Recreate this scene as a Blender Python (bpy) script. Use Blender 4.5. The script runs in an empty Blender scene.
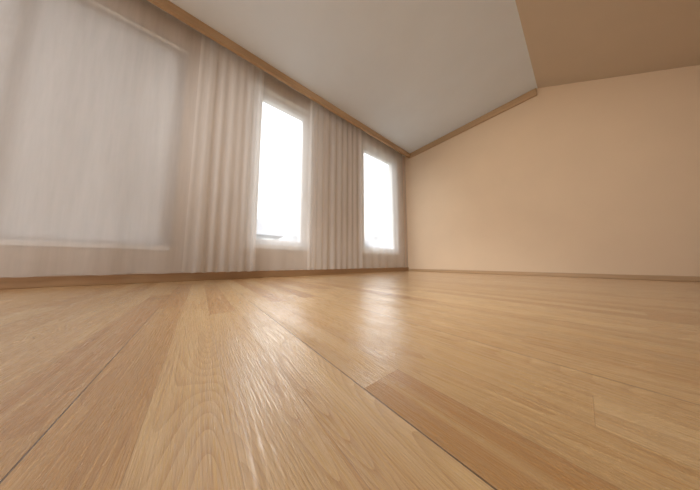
import bpy, bmesh, math, random
from mathutils import Vector
random.seed(4)
S=bpy.context.scene
C=bpy.context.collection
H=2.76; XW=-0.12; YN=-7.2; YF=.08; XE=4.6; XS=2.18; SL=math.tan(math.radians(29.5)); ZK=H-(XE-XS)*SL

# ---------- material helpers ----------
def mat(name):
    m=bpy.data.materials.new(name); m.use_nodes=True
    nt=m.node_tree; nt.nodes.clear()
    o=nt.nodes.new('ShaderNodeOutputMaterial')
    return m,nt,o
class G:
    def __init__(s,nt): s.nt=nt
    def n(s,t,**k):
        x=s.nt.nodes.new(t)
        for a,b in k.items(): setattr(x,a,b)
        return x
    def l(s,a,b): s.nt.links.new(a,b)
    def m(s,op,a,b=None,c=None):
        x=s.n('ShaderNodeMath',operation=op)
        for i,v in enumerate((a,b,c)):
            if v is None: continue
            if isinstance(v,(int,float)): x.inputs[i].default_value=v
            else: s.l(v,x.inputs[i])
        return x.outputs[0]
    def mix(s,f,a,b,bt='MIX'):
        x=s.n('ShaderNodeMix',data_type='RGBA',blend_type=bt)
        for i,v in ((0,f),(6,a),(7,b)):
            if isinstance(v,(int,float)): x.inputs[i].default_value=v
            elif isinstance(v,tuple): x.inputs[i].default_value=v+(1,) if len(v)==3 else v
            else: s.l(v,x.inputs[i])
        return x.outputs[2]
def paint(name,col,rough=.8,var=.04,scale=3,bump=.02):
    m,nt,o=mat(name); g=G(nt)
    p=g.n('ShaderNodeBsdfPrincipled'); p.inputs['Roughness'].default_value=rough
    tc=g.n('ShaderNodeTexCoord')
    nz=g.n('ShaderNodeTexNoise'); nz.inputs['Scale'].default_value=scale; nz.inputs['Detail'].default_value=5
    g.l(tc.outputs['Object'],nz.inputs['Vector'])
    c=g.mix(nz.outputs[0],tuple(x*(1-var) for x in col),tuple(min(1,x*(1+var)) for x in col))
    g.l(c,p.inputs['Base Color'])
    n2=g.n('ShaderNodeTexNoise'); n2.inputs['Scale'].default_value=180
    g.l(tc.outputs['Object'],n2.inputs['Vector'])
    b=g.n('ShaderNodeBump'); b.inputs['Strength'].default_value=bump; b.inputs['Distance'].default_value=.002
    g.l(n2.outputs[0],b.inputs['Height']); g.l(b.outputs[0],p.inputs['Normal'])
    g.l(p.outputs[0],o.inputs[0]); return m

def trimwood(name,axis,col):
    m,nt,o=mat(name); g=G(nt)
    p=g.n('ShaderNodeBsdfPrincipled'); p.inputs['Roughness'].default_value=.45
    tc=g.n('ShaderNodeTexCoord'); mp=g.n('ShaderNodeMapping')
    sc=[60,60,60]; sc[axis]=2; mp.inputs['Scale'].default_value=sc
    g.l(tc.outputs['Object'],mp.inputs[0])
    nz=g.n('ShaderNodeTexNoise'); nz.inputs['Scale'].default_value=1; nz.inputs['Detail'].default_value=4
    g.l(mp.outputs[0],nz.inputs['Vector'])
    g.l(g.mix(nz.outputs[0],tuple(x*.8 for x in col),tuple(min(1,x*1.15) for x in col)),p.inputs['Base Color'])
    g.l(p.outputs[0],o.inputs[0]); return m

def floor_mat():
    m,nt,o=mat('oak_strip_floor'); g=G(nt)
    p=g.n('ShaderNodeBsdfPrincipled')
    tc=g.n('ShaderNodeTexCoord'); sp=g.n('ShaderNodeSeparateXYZ'); g.l(tc.outputs['Object'],sp.inputs[0])
    W=.078; L=1.1; N=4
    X=sp.outputs[0]; Y=g.m('ADD',sp.outputs[1],3.475+W*N*60)
    v=g.m('DIVIDE',Y,W); row=g.m('FLOOR',v); fv=g.m('FRACT',v)
    wn=g.n('ShaderNodeTexWhiteNoise',noise_dimensions='1D'); g.l(row,wn.inputs['W'])
    u=g.m('ADD',g.m('DIVIDE',g.m('ADD',X,30),L),g.m('MULTIPLY',wn.outputs[0],7))
    iu=g.m('FLOOR',u); fu=g.m('FRACT',u)
    cb=g.n('ShaderNodeCombineXYZ'); g.l(row,cb.inputs[0]); g.l(iu,cb.inputs[1])
    w2=g.n('ShaderNodeTexWhiteNoise',noise_dimensions='2D'); g.l(cb.outputs[0],w2.inputs['Vector'])
    rnd=w2.outputs[0]
    ramp=g.n('ShaderNodeValToRGB'); e=ramp.color_ramp.elements
    e[0].position=0; e[0].color=(.49,.25,.085,1); e[1].position=1; e[1].color=(.80,.575,.30,1)
    for pos,c in ((.25,(.58,.335,.13,1)),(.45,(.69,.45,.20,1)),(.75,(.76,.52,.255,1))):
        q=e.new(pos); q.color=c
    g.l(rnd,ramp.inputs[0])
    gx=g.m('ADD',X,g.m('MULTIPLY',rnd,37)); gy=g.m('ADD',Y,g.m('MULTIPLY',rnd,11))
    def vec(ax,ay):
        c=g.n('ShaderNodeCombineXYZ'); g.l(g.m('MULTIPLY',gx,ax),c.inputs[0]); g.l(g.m('MULTIPLY',gy,ay),c.inputs[1]); return c.outputs[0]
    low=g.n('ShaderNodeTexNoise'); low.inputs['Scale'].default_value=1; low.inputs['Detail'].default_value=1.2
    g.l(vec(.9,8),low.inputs['Vector'])
    rings=g.m('FRACT',g.m('MULTIPLY',low.outputs[0],60))
    ringv=g.m('POWER',rings,2.0)
    fine=g.n('ShaderNodeTexNoise'); fine.inputs['Scale'].default_value=1; fine.inputs['Detail'].default_value=4; fine.inputs['Roughness'].default_value=.7
    g.l(vec(9,450),fine.inputs['Vector'])
    med=g.n('ShaderNodeTexNoise'); med.inputs['Scale'].default_value=1; med.inputs['Detail'].default_value=4
    g.l(vec(2.0,60),med.inputs['Vector'])
    big=g.n('ShaderNodeTexNoise'); big.inputs['Scale'].default_value=1; big.inputs['Detail'].default_value=2
    g.l(vec(1.6,11),big.inputs['Vector'])
    c=g.mix(g.m('MULTIPLY',ringv,.45),ramp.outputs[0],(.41,.195,.06))
    fc=g.n('ShaderNodeClamp'); g.l(g.m('MULTIPLY',g.m('SUBTRACT',fine.outputs[0],.45),4.5),fc.inputs[0])
    c=g.mix(g.m('MULTIPLY',fc.outputs[0],.46),c,(.37,.175,.052))
    mc=g.n('ShaderNodeClamp'); g.l(g.m('MULTIPLY',g.m('SUBTRACT',med.outputs[0],.45),4),mc.inputs[0])
    c=g.mix(g.m('MULTIPLY',mc.outputs[0],.35),c,(.86,.64,.35))
    bc=g.n('ShaderNodeClamp'); g.l(g.m('MULTIPLY',g.m('SUBTRACT',big.outputs[0],.5),3.8),bc.inputs[0])
    c=g.mix(g.m('MULTIPLY',bc.outputs[0],.45),c,(.47,.23,.075))
    def near(f,w): return g.m('LESS_THAN',g.m('MINIMUM',f,g.m('SUBTRACT',1,f)),w)
    strip=g.m('MAXIMUM',near(fv,.006),near(fu,.0004))
    f3=g.m('FRACT',g.m('DIVIDE',Y,W*N)); plank=near(f3,.003)
    c=g.mix(g.m('MULTIPLY',strip,.35),c,(.25,.12,.05))
    c=g.mix(g.m('MULTIPLY',plank,.85),c,(.08,.035,.015))
    g.l(c,p.inputs['Base Color'])
    r=g.m('ADD',.18,g.m('MULTIPLY',fine.outputs[0],.2)); g.l(r,p.inputs['Roughness'])
    p.inputs['IOR'].default_value=1.55
    p.inputs['Coat Weight'].default_value=1; p.inputs['Coat Roughness'].default_value=.17; p.inputs['Coat IOR'].default_value=1.65
    hgt=g.m('SUBTRACT',g.m('MULTIPLY',g.m('ADD',ringv,fc.outputs[0]),-.5),g.m('MULTIPLY',plank,3))
    b=g.n('ShaderNodeBump'); b.inputs['Strength'].default_value=.6; b.inputs['Distance'].default_value=.0009
    g.l(hgt,b.inputs['Height']); g.l(b.outputs[0],p.inputs['Normal'])
    b2=g.n('ShaderNodeBump'); b2.inputs['Strength'].default_value=.32; b2.inputs['Distance'].default_value=.0009
    g.l(hgt,b2.inputs['Height']); g.l(b2.outputs[0],p.inputs['Coat Normal'])
    g.l(p.outputs[0],o.inputs[0]); return m

def sheer(name,col,alpha,trl=.5,var=.12,avar=.1):
    m,nt,o=mat(name); g=G(nt)
    d=g.n('ShaderNodeBsdfDiffuse'); t=g.n('ShaderNodeBsdfTranslucent'); tr=g.n('ShaderNodeBsdfTransparent')
    tc=g.n('ShaderNodeTexCoord'); mp=g.n('ShaderNodeMapping'); mp.inputs['Scale'].default_value=(4,9,.8)
    g.l(tc.outputs['Object'],mp.inputs[0])
    nz=g.n('ShaderNodeTexNoise'); nz.inputs['Scale'].default_value=2; nz.inputs['Detail'].default_value=6; nz.inputs['Roughness'].default_value=.6
    g.l(mp.outputs[0],nz.inputs['Vector'])
    c=g.mix(nz.outputs[0],tuple(x*(1-var) for x in col),col)
    g.l(c,d.inputs[0]); g.l(c,t.inputs[0])
    m1=g.n('ShaderNodeMixShader'); m1.inputs[0].default_value=trl; g.l(d.outputs[0],m1.inputs[1]); g.l(t.outputs[0],m1.inputs[2])
    m2=g.n('ShaderNodeMixShader')
    a=g.m('ADD',alpha-avar/2,g.m('MULTIPLY',nz.outputs[0],avar)); g.l(a,m2.inputs[0])
    g.l(tr.outputs[0],m2.inputs[1]); g.l(m1.outputs[0],m2.inputs[2]); g.l(m2.outputs[0],o.inputs[0])
    return m
def glass(name):
    m,nt,o=mat(name); g=G(nt)
    tr=g.n('ShaderNodeBsdfTransparent'); gl=g.n('ShaderNodeBsdfGlossy'); gl.inputs['Roughness'].default_value=.02
    mx=g.n('ShaderNodeMixShader'); mx.inputs[0].default_value=.05
    g.l(tr.outputs[0],mx.inputs[1]); g.l(gl.outputs[0],mx.inputs[2]); g.l(mx.outputs[0],o.inputs[0]); return m

# ---------- geometry helpers ----------
def boxes(name,bs,m,parent=None,bevel=0):
    bm=bmesh.new()
    for (x0,x1,y0,y1,z0,z1) in bs:
        r=bmesh.ops.create_cube(bm,size=1)
        for v in r['verts']:
            v.co=Vector(((x0+x1)/2+v.co.x*(x1-x0),(y0+y1)/2+v.co.y*(y1-y0),(z0+z1)/2+v.co.z*(z1-z0)))
    me=bpy.data.meshes.new(name); bm.to_mesh(me); bm.free()
    ob=bpy.data.objects.new(name,me); C.objects.link(ob); me.materials.append(m)
    if bevel:
        b=ob.modifiers.new('bevel','BEVEL'); b.width=bevel; b.segments=2
    if parent: ob.parent=parent
    return ob
def empty(name):
    e=bpy.data.objects.new(name,None); C.objects.link(e); return e
def prism_xz(name,prof,y0,y1,m):
    n=len(prof); vs=[(x,y0,z) for x,z in prof]+[(x,y1,z) for x,z in prof]
    fs=[tuple(range(n)),tuple(range(2*n-1,n-1,-1))]+[(i,i+n,(i+1)%n+n,(i+1)%n) for i in range(n)]
    me=bpy.data.meshes.new(name); me.from_pydata(vs,[],fs)
    bm=bmesh.new(); bm.from_mesh(me); bmesh.ops.recalc_face_normals(bm,faces=bm.faces); bm.to_mesh(me); bm.free()
    ob=bpy.data.objects.new(name,me); C.objects.link(ob); me.materials.append(m); return ob
def cyl(name,r,d,loc,rot,m,parent,r2=None):
    bpy.ops.mesh.primitive_cone_add(vertices=32,radius1=r,radius2=r if r2 is None else r2,depth=d,location=loc,rotation=rot)
    o=bpy.context.object; o.name=name; o.data.materials.append(m); o.parent=parent; return o

M_wall=paint('peach_paint',(.74,.585,.43))
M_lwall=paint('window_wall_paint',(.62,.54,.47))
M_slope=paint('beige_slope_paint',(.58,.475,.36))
M_ceil=paint('white_ceiling_paint',(.73,.80,.90))
M_trimY=trimwood('trim_wood_y',1,(.50,.34,.20))
M_base=trimwood('baseboard_wood',1,(.38,.23,.12))
M_trimX=trimwood('trim_wood_x',0,(.50,.34,.20))
M_frame=paint('white_frame_paint',(.92,.93,.94),.4)
M_black=paint('black_metal',(.04,.04,.04),.4)
M_glass=glass('window_glass')
M_net=sheer('net_fabric',(.93,.92,.91),.42,.55,.05,.04)
M_cur=sheer('sheer_fabric',(.89,.86,.83),.60,.55,.16,.15)
M_cur2=sheer('lace_fabric',(.86,.82,.79),.52,.45,.12,.12)
M_blind=sheer('blind_fabric',(.72,.70,.69),.93,.4,.04,.0)

# ---------- shell ----------
boxes('floor',[(XW-.2,XE+.2,YN-.2,YF+.2,-.12,0)],floor_mat())
Z0=.40; Z1=2.50
W1=(-3.22,-2.46); W2=(-1.34,-.30); W3=(-5.75,-3.90); W4=(-6.9,-6.1)
ops=[(W4,Z0,Z1),(W3,.30,Z1),(W1,Z0,Z1),(W2,Z0,Z1)]
bs=[]; y=YN
for (a,b),z0,z1 in ops:
    bs.append((XW-.2,XW,y,a,0,H)); bs.append((XW-.2,XW,a,b,0,z0)); bs.append((XW-.2,XW,a,b,z1,H)); y=b
bs.append((XW-.2,XW,y,YF,0,H))
boxes('wall_left',bs,M_lwall)
prism_xz('wall_far',[(XW-.2,0),(XE+.2,0),(XE+.2,ZK-.2*SL),(XS,H),(XW-.2,H)],YF,YF+.2,M_wall)
boxes('wall_right',[(XE,XE+.2,YN,YF,0,ZK-.12)],M_wall)
NX0,NX1,NZ0,NZ1=.3,2.5,.3,2.3
boxes('wall_near',[(XW-.2,NX0,YN-.2,YN,0,H),(NX0,NX1,YN-.2,YN,0,NZ0),(NX0,NX1,YN-.2,YN,NZ1,H-.19),(NX0,XS,YN-.2,YN,H-.19,H),(NX1,XE,YN-.2,YN,0,1.2)],M_wall)
prism_xz('wall_near_gable',[(NX1,1.2),(XE,1.2),(XE,ZK),(NX1,H-(NX1-XS)*SL)],YN-.2,YN,M_wall)
boxes('ceiling',[(XW-.2,XS,YN-.2,YF+.2,H,H+.15)],M_ceil)
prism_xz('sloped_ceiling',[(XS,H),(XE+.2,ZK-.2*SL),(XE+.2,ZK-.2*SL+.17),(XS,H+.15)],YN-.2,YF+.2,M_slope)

# ---------- windows ----------
def window_x(name,ya,yb,z0,z1,mull=False,sill=True):
    e=empty(name); xf0,xf1=XW-.12,XW-.05; t=.05
    fr=[(xf0,xf1,ya,ya+t,z0,z1),(xf0,xf1,yb-t,yb,z0,z1),(xf0,xf1,ya+t,yb-t,z0,z0+t),(xf0,xf1,ya+t,yb-t,z1-t,z1)]
    s=.035; a=ya+t; b=yb-t; c=z0+t; d=z1-t
    k=.010 if not mull else 0
    fr+= [(xf0+.01,xf1+k,a,a+s,c,d),(xf0+.01,xf1+k,b-s,b,c,d),(xf0+.01,xf1+k,a+s,b-s,c,c+s),(xf0+.01,xf1+k,a+s,b-s,d-s,d)]
    if mull:
        mm=(ya+yb)/2; fr.append((xf0,xf1,mm-.04,mm+.04,z0+t+s,z1-t-s))
    boxes('frame',fr,M_frame,e,.004)
    boxes('pane',[(xf0+.028,xf0+.032,a+s,b-s,c+s,d-s)],M_glass,e)
    if sill:
        boxes('sill',[(XW-.05,XW+.02,ya,yb,z0,z0+.02)],M_frame,e,.004)
        q=.045; boxes('casing',[(XW,XW+.012,ya-q,ya,z0-q,z1+q),(XW,XW+.012,yb,yb+q,z0-q,z1+q),(XW,XW+.012,ya,yb,z1,z1+q),(XW,XW+.012,ya,yb,z0-q,z0)],M_frame,e,.003)
        hy=yb-t-s/2
        boxes('handle',[(xf1+.010,xf1+.022,hy-.012,hy+.012,1.2,1.27),(xf1+.022,xf1+.032,hy-.009,hy+.009,1.14,1.26)],M_frame,e,.003)
    return e
window_x('window_1',*W1,Z0,Z1); window_x('window_2',*W2,Z0,Z1); window_x('window_3',*W3,.30,Z1,True,False); window_x('window_4',*W4,Z0,Z1)
e=empty('fill_window'); t=.06  # unseen window behind the camera, added to let in fill daylight
fr=[(NX0,NX0+t,YN-.13,YN-.06,NZ0,NZ1),(NX1-t,NX1,YN-.13,YN-.06,NZ0,NZ1),(NX0+t,NX1-t,YN-.13,YN-.06,NZ0,NZ0+t),(NX0+t,NX1-t,YN-.13,YN-.06,NZ1-t,NZ1),
 ((NX0+NX1)/2-.04,(NX0+NX1)/2+.04,YN-.13,YN-.06,NZ0+t,NZ1-t)]
boxes('frame',fr,M_frame,e,.004); boxes('pane',[(NX0+t,NX1-t,YN-.1,YN-.095,NZ0+t,NZ1-t)],M_glass,e)

e=empty('roller_blind')
boxes('fabric',[(XW-.027,XW-.025,W3[0]+.002,W3[1]-.002,.33,Z1-.02)],M_blind,e)
boxes('bottom_bar',[(XW-.028,XW+.008,W3[0]+.002,W3[1]-.002,.302,.345)],M_frame,e,.004)
cyl('roller_tube',.02,W3[1]-W3[0]-.004,(XW-.026,(W3[0]+W3[1])/2,Z1-.022),(math.pi/2,0,0),M_frame,e)

# ---------- trim ----------
boxes('trim_1',[(-.005,.035,YN,YF,H-.10,H)],M_trimY,None,.004)
boxes('trim_2',[(.035,XS-.01,YF-.03,YF,H-.11,H)],M_trimX,None,.006)
boxes('baseboard_left',[(XW,XW+.018,YN,YF,0,.08)],M_base,None,.004)
boxes('baseboard_far',[(XW+.018,XE,YF-.018,YF,0,.05)],M_trimX,None,.004)
boxes('baseboard_right',[(XE-.018,XE,YN,YF-.018,0,.05)],M_trimY,None,.004)
boxes('curtain_rail',[(-.075,-.045,YN+.02,YF-.02,H-.025,H)],M_frame,None,.003)

# ---------- curtains ----------
def curtain(name,y0,y1,m,amp,waves,zb=.085,x=-.055,seed=0,bias=0):
    rnd=random.Random(seed); n=int(max(80,(y1-y0)*220)); nz=26
    ph=[(rnd.uniform(.5,1.7)*waves,rnd.uniform(0,6.28),rnd.uniform(.4,1)) for _ in range(6)]
    sa=sum(a for _,_,a in ph)
    vs=[];fs=[]
    for j in range(nz+1):
        w=j/nz; z=zb+(H-.027-zb)*w
        for i in range(n+1):
            s=i/n; yy=y0+(y1-y0)*s
            loc=sum(a*math.sin(2*math.pi*f*(s*(y1-y0))+p+.25*math.sin(2*w+p)) for f,p,a in ph)/sa
            loc=math.tanh(loc*2.2)
            k=1-.4*w
            yy2=yy+.15*amp*math.sin(3*w+s*9)*(1-w)
            vs.append((x+amp*k*loc,yy2,z+ (0 if j else .006*math.sin(s*40))))
    for j in range(nz):
        for i in range(n):
            a=j*(n+1)+i; fs.append((a,a+1,a+n+2,a+n+1))
    me=bpy.data.meshes.new(name); me.from_pydata(vs,[],fs); me.materials.append(m)
    for p in me.polygons: p.use_smooth=True
    ob=bpy.data.objects.new(name,me); C.objects.link(ob); return ob
curtain('sheer_curtain',-5.95,-3.72,M_cur2,.010,2.2,seed=1,x=-.07)
curtain('sheer_curtain',-3.80,-3.16,M_cur,.020,6,seed=2,x=-.03)
curtain('sheer_curtain',-3.25,-2.40,M_net,.006,3,seed=3,x=-.075)
curtain('sheer_curtain',-2.49,-2.26,M_net,.014,9,seed=5,x=-.03)
curtain('sheer_curtain',-2.27,-1.42,M_cur,.022,6,seed=6,x=-.05)
curtain('sheer_curtain',-1.45,-.12,M_net,.010,5,seed=7,x=-.06)

# ---------- outside ----------
M_out=paint('render_facade',(.40,.41,.42)); M_roof=paint('roof_tile',(.25,.25,.27)); M_gr=paint('garden_ground',(.2,.205,.18))
boxes('ground',[(-40,-.4,-40,40,-3.2,-3.0)],M_gr)
def house(x0,x1,y0,y1,zw,zr,chim):
    e=empty('neighbour_house')
    boxes('walls',[(x0,x1,y0,y1,-3,zw)],M_out,e)
    prism_xz('roof',[(x0-.5,zw),(x1+.5,zw),((x0+x1)/2,zr)],y0-.3,y1+.3,M_roof).parent=e
    boxes('chimney',[((x0+x1)/2-.9,(x0+x1)/2-.2,chim,chim+.6,zr-1,zr+.7)],M_out,e)
    ws=[(x1,x1+.05,yy,yy+.9,zz,zz+1.2) for yy in (y0+.6,y0+2.6) for zz in (-1.6,.9)]
    boxes('facade_windows',ws,M_frame,e)
house(-19,-13,-2.6,1.3,2.3,4.2,-.6)
house(-22,-16,2.6,9.5,1.0,2.8,5)
house(-20,-13.5,13,24,1.8,3.6,17)

# ---------- light : overcast sky, brighter to the zenith ----------
w=bpy.data.worlds.new('overcast_sky'); S.world=w; w.use_nodes=True
g=G(w.node_tree); b=w.node_tree.nodes['Background']; b.inputs[0].default_value=(.95,.98,1,1)
tc=g.n('ShaderNodeTexCoord'); sp=g.n('ShaderNodeSeparateXYZ'); g.l(tc.outputs['Generated'],sp.inputs[0])
g.l(g.m('ADD',.9,g.m('MULTIPLY',g.m('MAXIMUM',sp.outputs[2],0),3.0)),b.inputs[1])
S.view_settings.view_transform='Standard'; S.view_settings.exposure=.6

def fill_spot(loc,target,energy,size,col,blend=1):  # invented fixture, out of view behind the camera, added for fill light
    e=empty('fill_spotlight')
    d=(Vector(target)-Vector(loc)).normalized(); q=d.to_track_quat('-Z','Y').to_euler()
    cyl('mount',.05,.02,(loc[0],loc[1],H-.01),(0,0,0),M_black,e)
    cyl('stem',.008,H-.02-loc[2]-.03,(loc[0],loc[1],(H-.02+loc[2]+.03)/2),(0,0,0),M_black,e)
    back=Vector(loc)-d*.06
    cyl('can',.045,.12,back,q,M_black,e,.035)
    l=bpy.data.lights.new('fill_bulb','SPOT'); l.energy=energy; l.spot_size=math.radians(size); l.spot_blend=blend; l.color=col; l.shadow_soft_size=.04
    o=bpy.data.objects.new('fill_bulb',l); C.objects.link(o); o.location=Vector(loc)+d*.012; o.rotation_euler=q; o.parent=e
fill_spot((1.7,-4.9,2.55),(1.85,0,1.15),150,48,(1,.88,.73))  # added warm wash on the far wall, soft falloff to its edges
fill_spot((1.5,-5.2,2.55),(1.2,-2.3,0),255,50,(1,.96,.90))  # added fill for the floor ahead of the camera
fill_spot((2.3,-5.6,2.55),(0,-2.4,1.3),165,54,(1,.98,.96))  # added fill for the curtain side
e=empty('fill_lamp')  # unseen made-up lamp behind the camera, brightens the whole room
cyl('body',.34,.05,(1.75,-6.1,H-.025),(0,0,0),M_frame,e)
l=bpy.data.lights.new('fill_light','AREA'); l.shape='DISK'; l.size=.6; l.energy=40; l.color=(.97,.98,1)
o=bpy.data.objects.new('fill_light',l); C.objects.link(o); o.location=(1.75,-6.1,H-.06); o.parent=e

# ---------- camera ----------
cd=bpy.data.cameras.new('camera'); cam=bpy.data.objects.new('camera',cd); C.objects.link(cam); S.camera=cam
cd.sensor_width=36; cd.lens=186/700*36; cd.clip_start=.01; cd.clip_end=200
cam.location=(2.4,-3.67,.18); cam.rotation_euler=(math.radians(90+5.5),0,math.radians(51.16))
